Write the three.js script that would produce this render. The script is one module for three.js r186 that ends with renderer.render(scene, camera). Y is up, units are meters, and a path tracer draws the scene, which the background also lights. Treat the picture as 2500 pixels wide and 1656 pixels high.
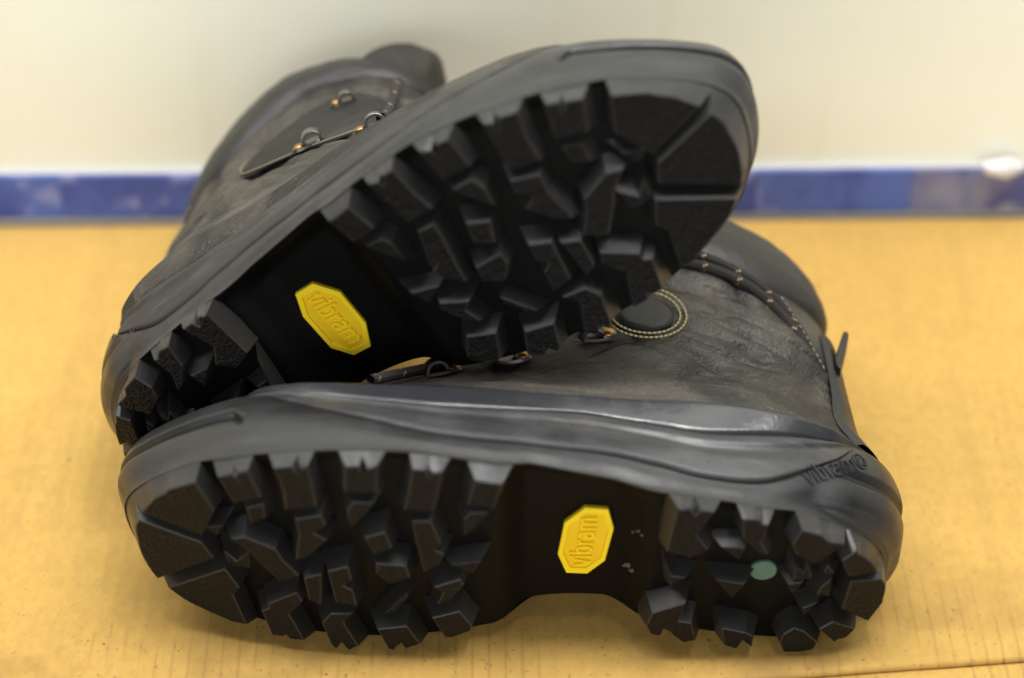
import * as THREE from 'three';
import { mergeGeometries } from 'three/addons/utils/BufferGeometryUtils.js';
import { FontLoader } from 'three/addons/loaders/FontLoader.js';
import { TextGeometry } from 'three/addons/geometries/TextGeometry.js';
import { RectAreaLightUniformsLib } from 'three/addons/lights/RectAreaLightUniformsLib.js';

// ------------------------------------------------------------------ camera, light, exposure
const W = 1024, H = 678;
const scene = new THREE.Scene();
const camera = new THREE.PerspectiveCamera(18.07, W / H, 0.02, 30);
camera.position.set(0, 0.6702, 0.5538);
camera.rotation.set(-THREE.MathUtils.degToRad(42), 0, 0);
camera.focus = 0.868;
camera.userData.fStop = 3.0;
scene.add(camera);
const renderer = new THREE.WebGLRenderer({ antialias: true });
renderer.setSize(W, H);
renderer.toneMapping = THREE.LinearToneMapping;
renderer.toneMappingExposure = 0.93;
renderer.shadowMap.enabled = true;
renderer.shadowMap.type = THREE.PCFSoftShadowMap;
RectAreaLightUniformsLib.init();
scene.background = new THREE.Color(0.11, 0.108, 0.105);
function areaLamp(color, intensity, w, h, at, to) {
  const l = new THREE.RectAreaLight(color, intensity, w, h);
  l.position.set(...at); l.lookAt(...to); scene.add(l); return l;
}
areaLamp(new THREE.Color(1, 0.96, 0.89), 60, 0.8, 0.05, [0.34, 1.75, -0.03], [0.0, 0.0, -0.05]);      // ceiling tube
areaLamp(new THREE.Color(0.99, 0.98, 0.99), 29, 1.6, 0.12, [-0.1, 1.05, -0.07], [-0.1, 0.25, -0.28]);  // strip lamp washing the wall
areaLamp(new THREE.Color(0.97, 0.98, 1), 3.4, 5.0, 1.0, [-0.3, 0.75, 2.4], [0.0, 0.15, -0.28]);       // window across the room

// ------------------------------------------------------------------ seeded noise
let seed = 7;
const rnd = () => { seed = (seed * 1664525 + 1013904223) >>> 0; return seed / 4294967296; };
const NT = new Float32Array(65536);
for (let i = 0; i < 65536; i++) NT[i] = rnd();
const sm = (t) => t * t * (3 - 2 * t);
function vn(x, y, px = 256, py = 256) {              // value noise, periodic in px, py cells
  let xi = Math.floor(x), yi = Math.floor(y); const fx = sm(x - xi), fy = sm(y - yi);
  const x0 = ((xi % px) + px) % px, x1 = (x0 + 1) % px, y0 = ((yi % py) + py) % py, y1 = (y0 + 1) % py;
  const g = (a, b) => NT[((a & 255) + (b & 255) * 256)];
  return (g(x0, y0) * (1 - fx) + g(x1, y0) * fx) * (1 - fy) + (g(x0, y1) * (1 - fx) + g(x1, y1) * fx) * fy;
}
function fbm(x, y, o, p = 256) { let s = 0, a = 0.5, n = 0; for (let i = 0; i < o; i++) { s += a * vn(x, y, p, p); n += a; x *= 2; y *= 2; p = Math.min(256, p * 2); a *= 0.5; } return s / n; }
const clamp = (x, a = 0, b = 1) => Math.min(b, Math.max(a, x));
const smooth = (a, b, x) => sm(clamp((x - a) / (b - a)));
const lerp = (a, b, t) => a + (b - a) * t;
function table(xs, ys) { return (x) => { if (x <= xs[0]) return ys[0]; for (let i = 1; i < xs.length; i++) if (x <= xs[i]) return lerp(ys[i - 1], ys[i], (x - xs[i - 1]) / (xs[i] - xs[i - 1])); return ys[ys.length - 1]; }; }
function spline(xs, ys) {                               // monotone cubic-ish interpolation through points
  return (x) => {
    const n = xs.length; if (x <= xs[0]) return ys[0]; if (x >= xs[n - 1]) return ys[n - 1];
    let i = 1; while (x > xs[i]) i++;
    const h = xs[i] - xs[i - 1], t = (x - xs[i - 1]) / h, d = (k) => k <= 0 || k >= n - 1 ? 0 : (ys[k + 1] - ys[k - 1]) / (xs[k + 1] - xs[k - 1]);
    const m0 = d(i - 1) * h, m1 = d(i) * h, t2 = t * t, t3 = t2 * t;
    return (2 * t3 - 3 * t2 + 1) * ys[i - 1] + (t3 - 2 * t2 + t) * m0 + (-2 * t3 + 3 * t2) * ys[i] + (t3 - t2) * m1;
  };
}

// ------------------------------------------------------------------ textures
function makeTex(w, h, f, srgb, repeat = true) {
  const data = new Uint8Array(w * h * 4);
  for (let y = 0; y < h; y++) for (let x = 0; x < w; x++) {
    const c = f(x / w, y / h, x, y), i = (y * w + x) * 4;
    if (c.length) { data[i] = clamp(c[0]) * 255; data[i + 1] = clamp(c[1]) * 255; data[i + 2] = clamp(c[2]) * 255; } else data[i] = data[i + 1] = data[i + 2] = clamp(c) * 255;
    data[i + 3] = 255;
  }
  const t = new THREE.DataTexture(data, w, h, THREE.RGBAFormat);
  t.magFilter = THREE.LinearFilter; t.minFilter = THREE.LinearFilter;
  t.wrapS = t.wrapT = repeat ? THREE.RepeatWrapping : THREE.ClampToEdgeWrapping;
  if (srgb) t.colorSpace = THREE.SRGBColorSpace;
  t.needsUpdate = true; return t;
}
function scaled(t, u, v = u) { const c = t.clone(); c.repeat.set(1 / u, 1 / v); c.needsUpdate = true; return c; }
const toS = (c) => c <= 0.0031308 ? 12.92 * c : 1.055 * Math.pow(c, 1 / 2.4) - 0.055;
const lin = (r, g, b) => [toS(r), toS(g), toS(b)];
const mixc = (a, b, t) => [lerp(a[0], b[0], t), lerp(a[1], b[1], t), lerp(a[2], b[2], t)];

// rubber: sandy moulded grain, 30 mm tile
const grainTex = makeTex(512, 512, (u, v) => 0.6 * fbm(u * 48, v * 48, 2, 48) + 0.4 * fbm(u * 16 + 3, v * 16, 2, 16), false);
const fineTex = makeTex(512, 512, (u, v) => fbm(u * 128, v * 128, 2, 128), false);
const smearTex = makeTex(1024, 512, (u, v) => {
  const a = fbm(u * 12, v * 6, 5, 12), b = fbm(u * 5 + 9, v * 24, 4, 64), c = fbm(u * 64, v * 64, 2, 64);
  const d = smooth(0.52, 0.75, a) * 0.6 + smooth(0.5, 0.8, b) * 0.4 + (c - 0.5) * 0.15;
  return 0.36 + 0.3 * d;
}, false);
// rubber side walls: dust, scuffs and a few scratches, 0.7 x 0.2 m
const rubberCol = makeTex(2048, 512, (u, v) => {
  const x = u * 28, y = v * 8, a = fbm(x * 0.5 + 4, y * 0.8, 5), b = fbm(x * 0.9, y * 5 + 2, 4), g = fbm(x * 24, y * 24, 2), st = fbm(x * 1.2 + y * 2.2, y * 30, 3);
  let c = mixc([0.62, 0.62, 0.64], [1.25, 1.24, 1.22], clamp(smooth(0.35, 0.68, a) * 0.7 + (b - 0.45) * 0.9));
  c = mixc(c, [2.3, 2.15, 1.8], smooth(0.66, 0.84, st) * 0.5 + smooth(0.73, 0.82, fbm(x * 20, y * 20 + 7, 2)) * 0.45 * smooth(0.4, 0.6, a));
  const k = (0.84 + 0.32 * g) * 0.36; return lin(c[0] * k, c[1] * k, c[2] * k);
}, true);
// leather: worn dark oiled leather, 0.7 x 0.35 m
const leatherCol = makeTex(2048, 1024, (u, v) => {
  const x = u * 20, y = v * 10;
  const wx = (fbm(x * 0.5 + 7, y * 0.5, 3) - 0.5) * 2.4, wy = (fbm(x * 0.5, y * 0.5 + 13, 3) - 0.5) * 2.4;
  const a = fbm(x * 0.45 + wx * 0.5, y * 0.8 + wy * 0.5, 5), b = fbm(x * 1.3 + wx, y * 4 + wy * 1.5, 5), g = fbm(x * 26, y * 26, 3);
  const sc = fbm(x * 1.6 + 3, y * 26 + wx * 4, 3), sc2 = fbm(x * 20 + y * 9, y * 3 - x * 2, 3);
  let c = mixc([0.019, 0.0175, 0.0155], [0.072, 0.0655, 0.053], clamp(smooth(0.37, 0.63, a) * 0.75 + (b - 0.47) * 1.5));
  c = mixc(c, [0.135, 0.121, 0.094], smooth(0.64, 0.85, sc) * 0.4 + smooth(0.68, 0.85, sc2) * 0.28);
  c = mixc(c, [0.017, 0.016, 0.0155], smooth(0.56, 0.76, fbm(x * 1.1 + 31, y * 1.3 + 5, 5)) * 0.8);
  c = mixc(c, [0.17, 0.15, 0.11], smooth(0.74, 0.8, fbm(x * 34 + 5, y * 34, 2)) * smooth(0.45, 0.7, b) * 0.6);
  const k = 0.82 + 0.36 * g;
  return lin(c[0] * k, c[1] * k, c[2] * k);
}, true);
const leatherBump = makeTex(2048, 1024, (u, v) => {
  const x = u * 20, y = v * 10;
  const wr = Math.abs(fbm(x * 1.1 + 3, y * 3.2, 4) - 0.5) * 2, wr2 = Math.abs(fbm(x * 3 + 11, y * 5 + 8, 3) - 0.5) * 2;
  return 0.35 + 0.3 * Math.pow(wr, 0.5) + 0.2 * Math.pow(wr2, 0.6) + 0.25 * (fbm(x * 38, y * 38, 2) - 0.5);
}, false);
const leatherRough = makeTex(1024, 512, (u, v) => 0.3 + 0.42 * fbm(u * 14, v * 9, 5), false);
// lace: black braid with pale flecks, 24 mm tile along
const laceCol = makeTex(256, 64, (u, v) => {
  const w = 0.5 + 0.5 * Math.sin((u * 16 + v * 4) * 6.283) * Math.sin((u * 16 - v * 4) * 6.283);
  let c = mixc([0.012, 0.011, 0.011], [0.05, 0.045, 0.04], w * 0.8);
  const f = (uu, vv) => Math.abs(u - uu) < 0.022 && Math.abs(v - vv) < 0.045;
  for (let q = 0; q < 4; q++) if (f(0.4, 0.1 + q * 0.25) || f(0.46, 0.16 + q * 0.25)) c = [0.5, 0.33, 0.2];
  return lin(...c);
}, true);
const laceBump = makeTex(256, 64, (u, v) => 0.5 + 0.5 * Math.sin((u * 16 + v * 4) * 6.283) * Math.sin((u * 16 - v * 4) * 6.283), false);

const M = {};
const std = (o) => new THREE.MeshPhysicalMaterial(o);
const C = (r, g, b) => new THREE.Color().setRGB(r, g, b);
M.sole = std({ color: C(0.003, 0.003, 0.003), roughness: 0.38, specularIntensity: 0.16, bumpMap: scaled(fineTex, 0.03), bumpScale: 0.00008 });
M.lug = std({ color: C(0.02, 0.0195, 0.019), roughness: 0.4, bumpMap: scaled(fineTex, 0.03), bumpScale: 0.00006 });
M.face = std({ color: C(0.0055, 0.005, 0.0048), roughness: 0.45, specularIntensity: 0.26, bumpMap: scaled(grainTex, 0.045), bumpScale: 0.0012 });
M.wall = std({ map: scaled(rubberCol, 0.7, 0.2), color: C(0.066, 0.066, 0.07), roughness: 0.5, roughnessMap: scaled(smearTex, 0.12), bumpMap: scaled(fineTex, 0.03), bumpScale: 0.00005 });
M.wall.roughness = 0.85;
M.mid = std({ map: scaled(rubberCol, 0.55, 0.17), color: C(0.165, 0.165, 0.172), roughness: 0.8, roughnessMap: scaled(smearTex, 0.16, 0.08), bumpMap: scaled(fineTex, 0.04), bumpScale: 0.00004 });
M.rand = std({ color: C(0.03, 0.031, 0.036), roughness: 0.5, roughnessMap: scaled(smearTex, 0.1), bumpMap: scaled(grainTex, 0.05), bumpScale: 0.00007, clearcoat: 0.3, clearcoatRoughness: 0.35 });
M.randDusty = std({ map: scaled(leatherCol, 0.5, 0.25), color: C(0.95, 0.93, 0.9), roughness: 0.66, bumpMap: scaled(grainTex, 0.02), bumpScale: 0.0008 });
M.midDusty = std({ map: scaled(rubberCol, 0.55, 0.17), color: C(0.135, 0.128, 0.118), roughness: 0.72, bumpMap: scaled(fineTex, 0.04), bumpScale: 0.00006 });
M.leather = std({ map: scaled(leatherCol, 0.7, 0.35), roughness: 1, roughnessMap: scaled(leatherRough, 0.7, 0.35), bumpMap: scaled(leatherBump, 0.7, 0.35), bumpScale: 0.0016 });
M.panel = std({ color: C(0.36, 0.36, 0.38), map: scaled(leatherCol, 0.5, 0.3), roughness: 0.62, bumpMap: scaled(leatherBump, 0.4, 0.2), bumpScale: 0.0006 });
M.collar = std({ color: C(0.02, 0.0195, 0.0185), roughness: 0.46, bumpMap: scaled(leatherBump, 0.4, 0.2), bumpScale: 0.0005 });
M.lining = std({ color: C(0.03, 0.029, 0.028), roughness: 0.95 });
M.seam = std({ color: C(0.16, 0.145, 0.10), roughness: 0.8 });
M.thread = std({ color: C(0.5, 0.42, 0.22), roughness: 0.7 });
M.darkThread = std({ color: C(0.22, 0.2, 0.16), roughness: 0.75 });
M.lace = std({ map: scaled(laceCol, 0.016, 1), roughness: 0.75, bumpMap: scaled(laceBump, 0.016, 1), bumpScale: 0.0004 });
M.metal = std({ color: C(0.22, 0.215, 0.205), metalness: 1, roughness: 0.3, bumpMap: scaled(fineTex, 0.02), bumpScale: 0.00003 });
M.darkMetal = std({ color: C(0.16, 0.15, 0.14), metalness: 1, roughness: 0.32 });
M.brass = std({ color: C(0.46, 0.26, 0.10), metalness: 1, roughness: 0.38 });
M.badge = std({ color: C(0.98, 0.72, 0.01), roughness: 0.42 });
M.badgeDeep = std({ color: C(0.88, 0.58, 0.006), roughness: 0.45 });
M.disc = std({ color: C(0.10, 0.19, 0.135), roughness: 0.6, bumpMap: scaled(fineTex, 0.02), bumpScale: 0.0001 });
M.dirt = std({ color: C(0.09, 0.072, 0.04), roughness: 0.9 });

// ------------------------------------------------------------------ naming helpers
const used = {};
function numbered(n) { used[n] = (used[n] ?? -1) + 1; return used[n] ? n + '_' + String(used[n]).padStart(3, '0') : n; }
function part(name, geo, mat, parent) {
  const m = new THREE.Mesh(geo, mat); m.name = numbered(name); m.castShadow = m.receiveShadow = true; parent.add(m); return m;
}

// ------------------------------------------------------------------ setting: wall, tiles, floor, cardboard
const YAW = THREE.MathUtils.degToRad(0.73), ZB = -0.2815;
{
  const floorTex = makeTex(512, 512, (u, v) => { const n = fbm(u * 16, v * 16, 4, 16); return lin(0.42 + 0.1 * n, 0.39 + 0.1 * n, 0.33 + 0.1 * n); }, true);
  const fl = new THREE.Mesh(new THREE.PlaneGeometry(5, 5), std({ map: floorTex, roughness: 0.5 }));
  fl.geometry.rotateX(-Math.PI / 2); fl.position.set(0, -0.0085, 1.2); fl.name = 'floor'; fl.receiveShadow = true; fl.userData.kind = 'structure';
  fl.userData.label = 'pale floor under the cardboard'; scene.add(fl);

  const wallTex = makeTex(1024, 1024, (u, v) => {                     // 1.6 m wide, 1.6 m high
    let c = [0.90, 0.925, 0.79]; const n = fbm(u * 9, v * 7, 5), st = fbm(u * 90, v * 3, 3);
    c = mixc(c, [0.87, 0.885, 0.75], smooth(0.45, 0.75, n)); c = mixc(c, [0.68, 0.58, 0.36], smooth(0.66, 0.9, st) * 0.25);
    const dx = (u - 0.335) * 1.6, dy = v * 1.6;                          // one brown smudge and its run, low on the left
    c = mixc(c, [0.55, 0.45, 0.25], 0.32 * Math.exp(-(dx * dx) / 0.00006) * (Math.exp(-((dy - 0.158) ** 2) / 0.0001) + 0.25 * smooth(0.16, 0.1, dy)));
    return lin(...c);
  }, true);
  const wall = new THREE.Group(); wall.name = 'wall'; wall.userData.kind = 'structure'; wall.userData.label = 'cream wall with a low strip of glossy blue tiles behind the boots';
  wall.position.set(0, -0.0085, ZB); wall.rotation.y = YAW; scene.add(wall);
  const wg = new THREE.BoxGeometry(4, 2.6, 0.1); wg.translate(0, 1.3, -0.056);
  { const p = wg.attributes.position, uv = wg.attributes.uv; for (let i = 0; i < p.count; i++) uv.setXY(i, p.getX(i) / 1.6 + 0.5, p.getY(i) / 1.6); }
  part('plaster', wg, std({ map: wallTex, roughness: 0.55 }), wall);
  // white bedding strip, then blue glazed tiles side by side, pale grout above
  const box = (w, h, d, x, y, z) => { const g = new THREE.BoxGeometry(w, h, d); g.translate(x, y, z); return g; };
  part('grout', mergeGeometries([box(4, 0.0102, 0.005, 0, 0.0051, -0.0035), box(4, 0.001, 0.004, 0, 0.0362, -0.004)]), std({ color: C(0.5, 0.49, 0.47), roughness: 0.9 }), wall);
  const tileTex = makeTex(512, 256, (u, v) => {
    const n = fbm(u * 10, v * 5, 4), m = fbm(u * 22 + 9, v * 11, 3);
    let c = mixc([0.036, 0.075, 0.33], [0.075, 0.14, 0.47], smooth(0.3, 0.7, n)); c = mixc(c, [0.25, 0.29, 0.58], smooth(0.62, 0.8, m) * 0.75); return lin(...c);
  }, true);
  const tileTexOld = makeTex(256, 128, (u, v) => {
    const n = fbm(u * 6 + 4, v * 4, 4), m = fbm(u * 12, v * 9 + 3, 3);
    let c = mixc([0.07, 0.09, 0.29], [0.22, 0.24, 0.36], smooth(0.35, 0.65, n)); c = mixc(c, [0.42, 0.42, 0.42], smooth(0.55, 0.75, m) * 0.7); return lin(...c);
  }, true);
  for (let k = -26; k < 18; k++) {
    const w = 0.0375, x = 0.161 + k * 0.0384 + w / 2, up = (NT[k + 60] - 0.5) * 0.0006;
    const s = new THREE.Shape(), a = 0.0012, hh = 0.0125 + up * 0.4;
    s.moveTo(-w / 2 + a, -hh); s.lineTo(w / 2 - a, -hh); s.quadraticCurveTo(w / 2, -hh, w / 2, -hh + a); s.lineTo(w / 2, hh - a); s.quadraticCurveTo(w / 2, hh, w / 2 - a, hh); s.lineTo(-w / 2 + a, hh); s.quadraticCurveTo(-w / 2, hh, -w / 2, hh - a); s.lineTo(-w / 2, -hh + a); s.quadraticCurveTo(-w / 2, -hh, -w / 2 + a, -hh);
    const g = new THREE.ExtrudeGeometry(s, { depth: 0.004, bevelEnabled: true, bevelSize: 0.0008, bevelThickness: 0.001, bevelSegments: 2 });
    const uv = g.attributes.uv, ps = g.attributes.position; for (let i = 0; i < uv.count; i++) uv.setXY(i, (ps.getX(i) + x) * 4 + NT[k + 99], ps.getY(i) * 6 + NT[k + 33]);
    g.translate(0, 0, -0.0055);
    const old = k >= 1;
    const t = part('tile', g, std({ map: old ? tileTexOld : tileTex, roughness: old ? 0.4 : 0.16 }), wall); t.position.set(x, 0.0231 + up * 0.5, 0);
    if (old) t.userData.label = 'worn greyish blue tile';
  }
  // white dab on the strip at the right
  const db = new THREE.SphereGeometry(1, 24, 16); { const p = db.attributes.position; for (let i = 0; i < p.count; i++) { const x = p.getX(i), y = p.getY(i), z = p.getZ(i); p.setXYZ(i, x * 0.0105 * (1 + 0.15 * Math.sin(y * 3 + x)), y * 0.0052 * (1 + 0.2 * Math.sin(x * 4)), z * 0.004); } db.computeVertexNormals(); }
  const dab = new THREE.Mesh(db, std({ color: C(0.72, 0.73, 0.76), roughness: 0.35 })); dab.name = 'sealant_dab'; dab.position.set(0.2405, 0.0315, ZB + 0.0005); dab.castShadow = dab.receiveShadow = true;
  dab.userData = { label: 'white blob of sealant on top of the blue tile strip at the right', category: 'sealant' }; scene.add(dab);

  // cardboard: 1.1 m of sheet; texture covers 1.024 x 0.512 m
  const flute = 0.0067;
  const cardCol = makeTex(2048, 1024, (u, v) => {
    const x = u * 1.024, z = v * 0.512, n = fbm(x * 9, z * 9, 4), f = fbm(x * 420, z * 300, 3), sp = fbm(x * 900, z * 500, 2), ln = fbm(x * 30, z * 220, 3);
    let c = mixc([0.50, 0.30, 0.068], [0.60, 0.375, 0.094], n);
    const k = 0.9 + 0.2 * f + 0.05 * (ln - 0.5); c = [c[0] * k, c[1] * k, c[2] * k];
    const front = smooth(0.37, 0.47, z);                                // rubbed, dirtier strip in front
    const fl = Math.pow(0.5 + 0.5 * Math.cos(x / flute * 6.28318 + (fbm(x * 12, z * 6, 2) - 0.5) * 1.2), 14);
    c = mixc(c, [0.22, 0.12, 0.03], fl * smooth(0.42, 0.62, fbm(x * 38, z * 26 + 5, 4)) * (0.07 + 0.33 * front));
    c = mixc(c, [0.27, 0.15, 0.04], front * smooth(0.5, 0.72, fbm(x * 22 + 4, z * 44, 5)) * 0.45);
    c = mixc(c, [0.2, 0.11, 0.035], smooth(0.79, 0.9, sp) * (0.2 + 0.6 * front));
    c = mixc(c, [0.3, 0.18, 0.05], smooth(0.6, 0.75, fbm(x * 60, z * 9, 4)) * 0.12);
    return lin(...c);
  }, true, false);
  { // dark specks and scuffs
    const d = cardCol.image.data; const dot = (x, z, rx, rz, a, col = [40, 22, 10]) => {
      const cx = x / 1.024 * 2048, cz = z / 0.512 * 1024, R = Math.max(rx, rz) * 2.4;
      for (let j = Math.floor(cz - R); j <= cz + R; j++) for (let i = Math.floor(cx - R); i <= cx + R; i++) { if (i < 0 || j < 0 || i > 2047 || j > 1023) continue;
        const q = ((i - cx) / rx) ** 2 + ((j - cz) / rz) ** 2, al = a * clamp(1.4 - q); if (al <= 0) continue; const o = (j * 2048 + i) * 4; for (let k = 0; k < 3; k++) d[o + k] = lerp(d[o + k], col[k], al); } };
    for (let i = 0; i < 80; i++) { const x = 0.25 + rnd() * 0.52, z = 0.42 + Math.pow(rnd(), 0.8) * 0.09, s = 0.5 + rnd() * rnd() * rnd() * 1.9; dot(x, z, s * (0.6 + rnd() * 0.9), s * (0.5 + rnd()), 0.3 + rnd() * 0.5); }
    for (let i = 0; i < 60; i++) { const x = 0.25 + rnd() * 0.52, z = 0.2 + rnd() * 0.25, s = 0.5 + rnd() * rnd() * 1.6; dot(x, z, s * (0.7 + rnd()), s * (0.6 + rnd()), 0.2 + rnd() * 0.3); }
    dot(0.512 + 0.226, 0.44, 4.5, 1.2, 0.5); dot(0.512 + 0.228, 0.4385, 2, 2, 0.4);
    for (let i = 0; i < 26; i++) dot(0.512 + 0.062 + rnd() * 0.02, 0.496 + rnd() * 0.004, 1 + rnd(), 0.8, 0.5);
  }
  const cardBump = makeTex(1024, 64, (u, v) => 0.5 + 0.5 * Math.cos(u * 1.024 / flute * 6.28318), false);
  const face = std({ map: cardCol, roughness: 0.82, bumpMap: cardBump, bumpScale: 0.00013 });
  // sheet surface in its own axes: x right, z towards the camera; a fold line crosses it in front, beyond it the flap sinks a little
  const card = new THREE.Group(); card.name = 'cardboard_sheet'; card.position.set(0, 0, 0); card.rotation.y = YAW; scene.add(card);
  card.userData = { label: 'large tan corrugated cardboard sheet lying under the two boots', category: 'cardboard' };
  const crease = (x) => 0.0128 - 0.083 * (x - 0.098);
  const xs = [], NX = 180; for (let i = 0; i <= NX; i++) xs.push(-0.512 + 1.024 * i / NX);
  const top = (z0, z1, name, y0, y1, wob) => {
    const NZ = name === 'flap' ? 24 : 120, pos = [], uv = [], idx = [];
    for (let j = 0; j <= NZ; j++) for (const x of xs) {
      const a = z0(x), b = z1(x), t = j / NZ, z = lerp(a, b, t);
      let y = lerp(y0, y1, t) + wob * (fbm(x * 14 + 3, z * 14, 3) - 0.5);
      if (name === 'flap') y -= 0.0016 * Math.exp(-t * 40); else y -= 0.0012 * Math.exp(-(b - z) / 0.0018);
      pos.push(x, y, z); uv.push((x + 0.512) / 1.024, (z + 0.45) / 0.512);
    }
    const n = xs.length;
    for (let j = 0; j < NZ; j++) for (let i = 0; i < n - 1; i++) { const a = j * n + i; idx.push(a, a + n, a + 1, a + 1, a + n, a + n + 1); }
    // underside and rim
    const base = pos.length / 3, loop = [];
    for (let i = 0; i < n; i++) loop.push(i); for (let j = 1; j <= NZ; j++) loop.push(j * n + n - 1); for (let i = n - 2; i >= 0; i--) loop.push(NZ * n + i); for (let j = NZ - 1; j > 0; j--) loop.push(j * n);
    for (const k of loop) { pos.push(pos[k * 3], -0.0075, pos[k * 3 + 2]); uv.push(uv[k * 2], uv[k * 2 + 1]); }
    for (let k = 0; k < loop.length; k++) { const k2 = (k + 1) % loop.length; idx.push(loop[k], loop[k2], base + k, base + k, loop[k2], base + k2); }
    const g = new THREE.BufferGeometry(); g.setAttribute('position', new THREE.Float32BufferAttribute(pos, 3)); g.setAttribute('uv', new THREE.Float32BufferAttribute(uv, 2)); g.setIndex(idx); g.computeVertexNormals();
    return part(name, g, face, card);
  };
  top(() => ZB + 0.003, (x) => crease(x), 'board', -0.0004, -0.0004, 0.0008);
  top((x) => crease(x) + 0.0005, (x) => crease(x) + 0.05, "flap", -0.0012, 0.0006, 0.001);
}

// ------------------------------------------------------------------ boot body (mm are written as x1000)
// l runs heel to toe, w across (+ is the side that lies up), d from the tread into the boot
const OUT = [[301, 2], [297.5, 12], [286, 25], [268, 39], [248, 49.5], [223, 56], [198, 58], [173, 55], [151, 50], [125, 43], [105, 38], [84, 34.5], [60, 29.5], [37, 22.5], [20, 13], [7, 2], [0, -12], [0, -25], [6, -36], [17, -45], [32, -51], [51, -50.5], [75, -46], [95, -40], [112, -36], [135, -36.5], [155, -43], [172, -47.5], [196, -50.5], [220, -51], [245, -48.5], [262, -43], [281, -36], [292, -26], [299, -12]].map(([a, b]) => new THREE.Vector3(a / 1000, b / 1000, 0));
const NS = 260, outCurve = new THREE.CatmullRomCurve3(OUT, true, 'centripetal');
let BASE = outCurve.getSpacedPoints(NS).slice(0, NS).map((p) => [p.x, p.y]);
{ let k = 0, best = 9; BASE.forEach((p, i) => { const q = Math.hypot(p[0] - 0.12, p[1] + 0.04); if (q < best) { best = q; k = i; } }); BASE = BASE.slice(k).concat(BASE.slice(0, k)); }   // start under the arch on the hidden side
const LMAX = 0.301;
const rise = (l) => (l > 0.19 ? 0.02 * ((l - 0.19) / 0.11) ** 2 : 0) + (l < 0.03 ? 0.006 * ((0.03 - l) / 0.03) ** 2 : 0);
const c0 = spline([0, 0.05, 0.1, 0.15, 0.2, 0.25, 0.3].map((x) => x), [-0.013, -0.0115, -0.002, 0.003, 0.0035, 0.001, 0.0]);
const H0 = spline([0, 0.05, 0.1, 0.15, 0.2, 0.25, 0.3], [0.040, 0.0395, 0.039, 0.0465, 0.0545, 0.0475, 0.040]);
const cU = spline([0, 0.05, 0.1, 0.15, 0.2, 0.3], [-0.006, -0.005, -0.003, 0, 0.002, 0.001]);
const DS = [0.0095, 0.028, 0.045, 0.06, 0.08, 0.1, 0.12, 0.15, 0.19, 0.23], LS = [0, 0.05, 0.1, 0.15, 0.2, 0.25, 0.3];
const HT = [null, [42, 42, 42, 48, 54, 47.5, 41], [40, 40.5, 41, 45, 48, 43.5, 36], [36, 38.5, 39, 40, 38, 32.5, 26], [34, 36.5, 37, 34, 25, 20, 16], [34, 36, 37, 32, 19, 14, 12], [34, 37, 39, 35, 26, 20, 16], [34, 39, 41, 38, 30, 24, 20], [35, 40, 43, 41, 34, 24, 20], [34, 39, 43, 41, 34, 24, 20]];
const rows = HT.map((r, i) => r ? spline(LS, r.map((v) => v / 1000)) : H0);
const lF = spline([0.0095, 0.028, 0.045, 0.06, 0.075, 0.09, 0.105, 0.12, 0.135, 0.15, 0.17, 0.19, 0.23], [0.301, 0.305, 0.303, 0.296, 0.270, 0.210, 0.183, 0.171, 0.163, 0.156, 0.147, 0.142, 0.138]);
const lB = spline([0.0095, 0.022, 0.04, 0.055, 0.07, 0.09, 0.12, 0.15, 0.18, 0.2, 0.215, 0.23], [0, -0.0055, -0.0075, -0.003, 0.004, 0.0065, 0.0085, 0.0125, 0.0180, 0.0235, 0.034, 0.046]);
function halfW(l, d) { let i = 1; while (i < DS.length - 1 && d > DS[i]) i++; const t = clamp((d - DS[i - 1]) / (DS[i] - DS[i - 1]), 0, 1.3), a = rows[i - 1](l), b = rows[i](l); const p = rows[Math.max(0, i - 2)](l), n = rows[Math.min(DS.length - 1, i + 1)](l);
  const m0 = (b - p) / 2, m1 = (n - a) / 2, t2 = t * t, t3 = t2 * t; return (2 * t3 - 3 * t2 + 1) * a + (t3 - 2 * t2 + t) * m0 + (-2 * t3 + 3 * t2) * b + (t3 - t2) * m1; }
const BE = BASE.map(([l, w]) => { const a = clamp(l / LMAX); return [a, (w - c0(l)) / H0(l)]; });
let SLUMP = 0;                                              // how far the soft shaft sags to its lower side
function bodyE(a, e, d) {                                    // point of the bare body surface
  const l0 = lB(d), l1 = lF(d), l = lerp(l0, l1, a), k = smooth(0.01, 0.07, d), c = lerp(c0(l), cU(l), k);
  const q = 2 * a - 1, el = Math.sign(e) * Math.pow(Math.max(0, 1 - Math.abs(q) ** 2.15), 0.5), eb = lerp(e, el, smooth(0.055, 0.11, d));
  let w = c + eb * halfW(l, d) * (e < 0 ? 1 - (0.13 * smooth(0.02, 0.05, d) * smooth(0.06, 0.1, l) + 0.12 * smooth(0.012, 0.03, d) * smooth(0.085, 0.105, l) * smooth(0.175, 0.15, l)) : 1);
  w -= SLUMP * smooth(0.07, 0.17, d) * smooth(0.2, 0.1, l);
  let dd = d + rise(a * LMAX) * Math.max(0, 1 - (d - 0.0095) / 0.07);
  return new THREE.Vector3(l, w, dd);
}
const wr = (i) => ((i % NS) + NS) % NS;
function bodyS(s, d) { const i = Math.floor(s), f = s - i, p = BE[wr(i)], q = BE[wr(i + 1)]; return bodyE(lerp(p[0], q[0], f), lerp(p[1], q[1], f), d); }
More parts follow.
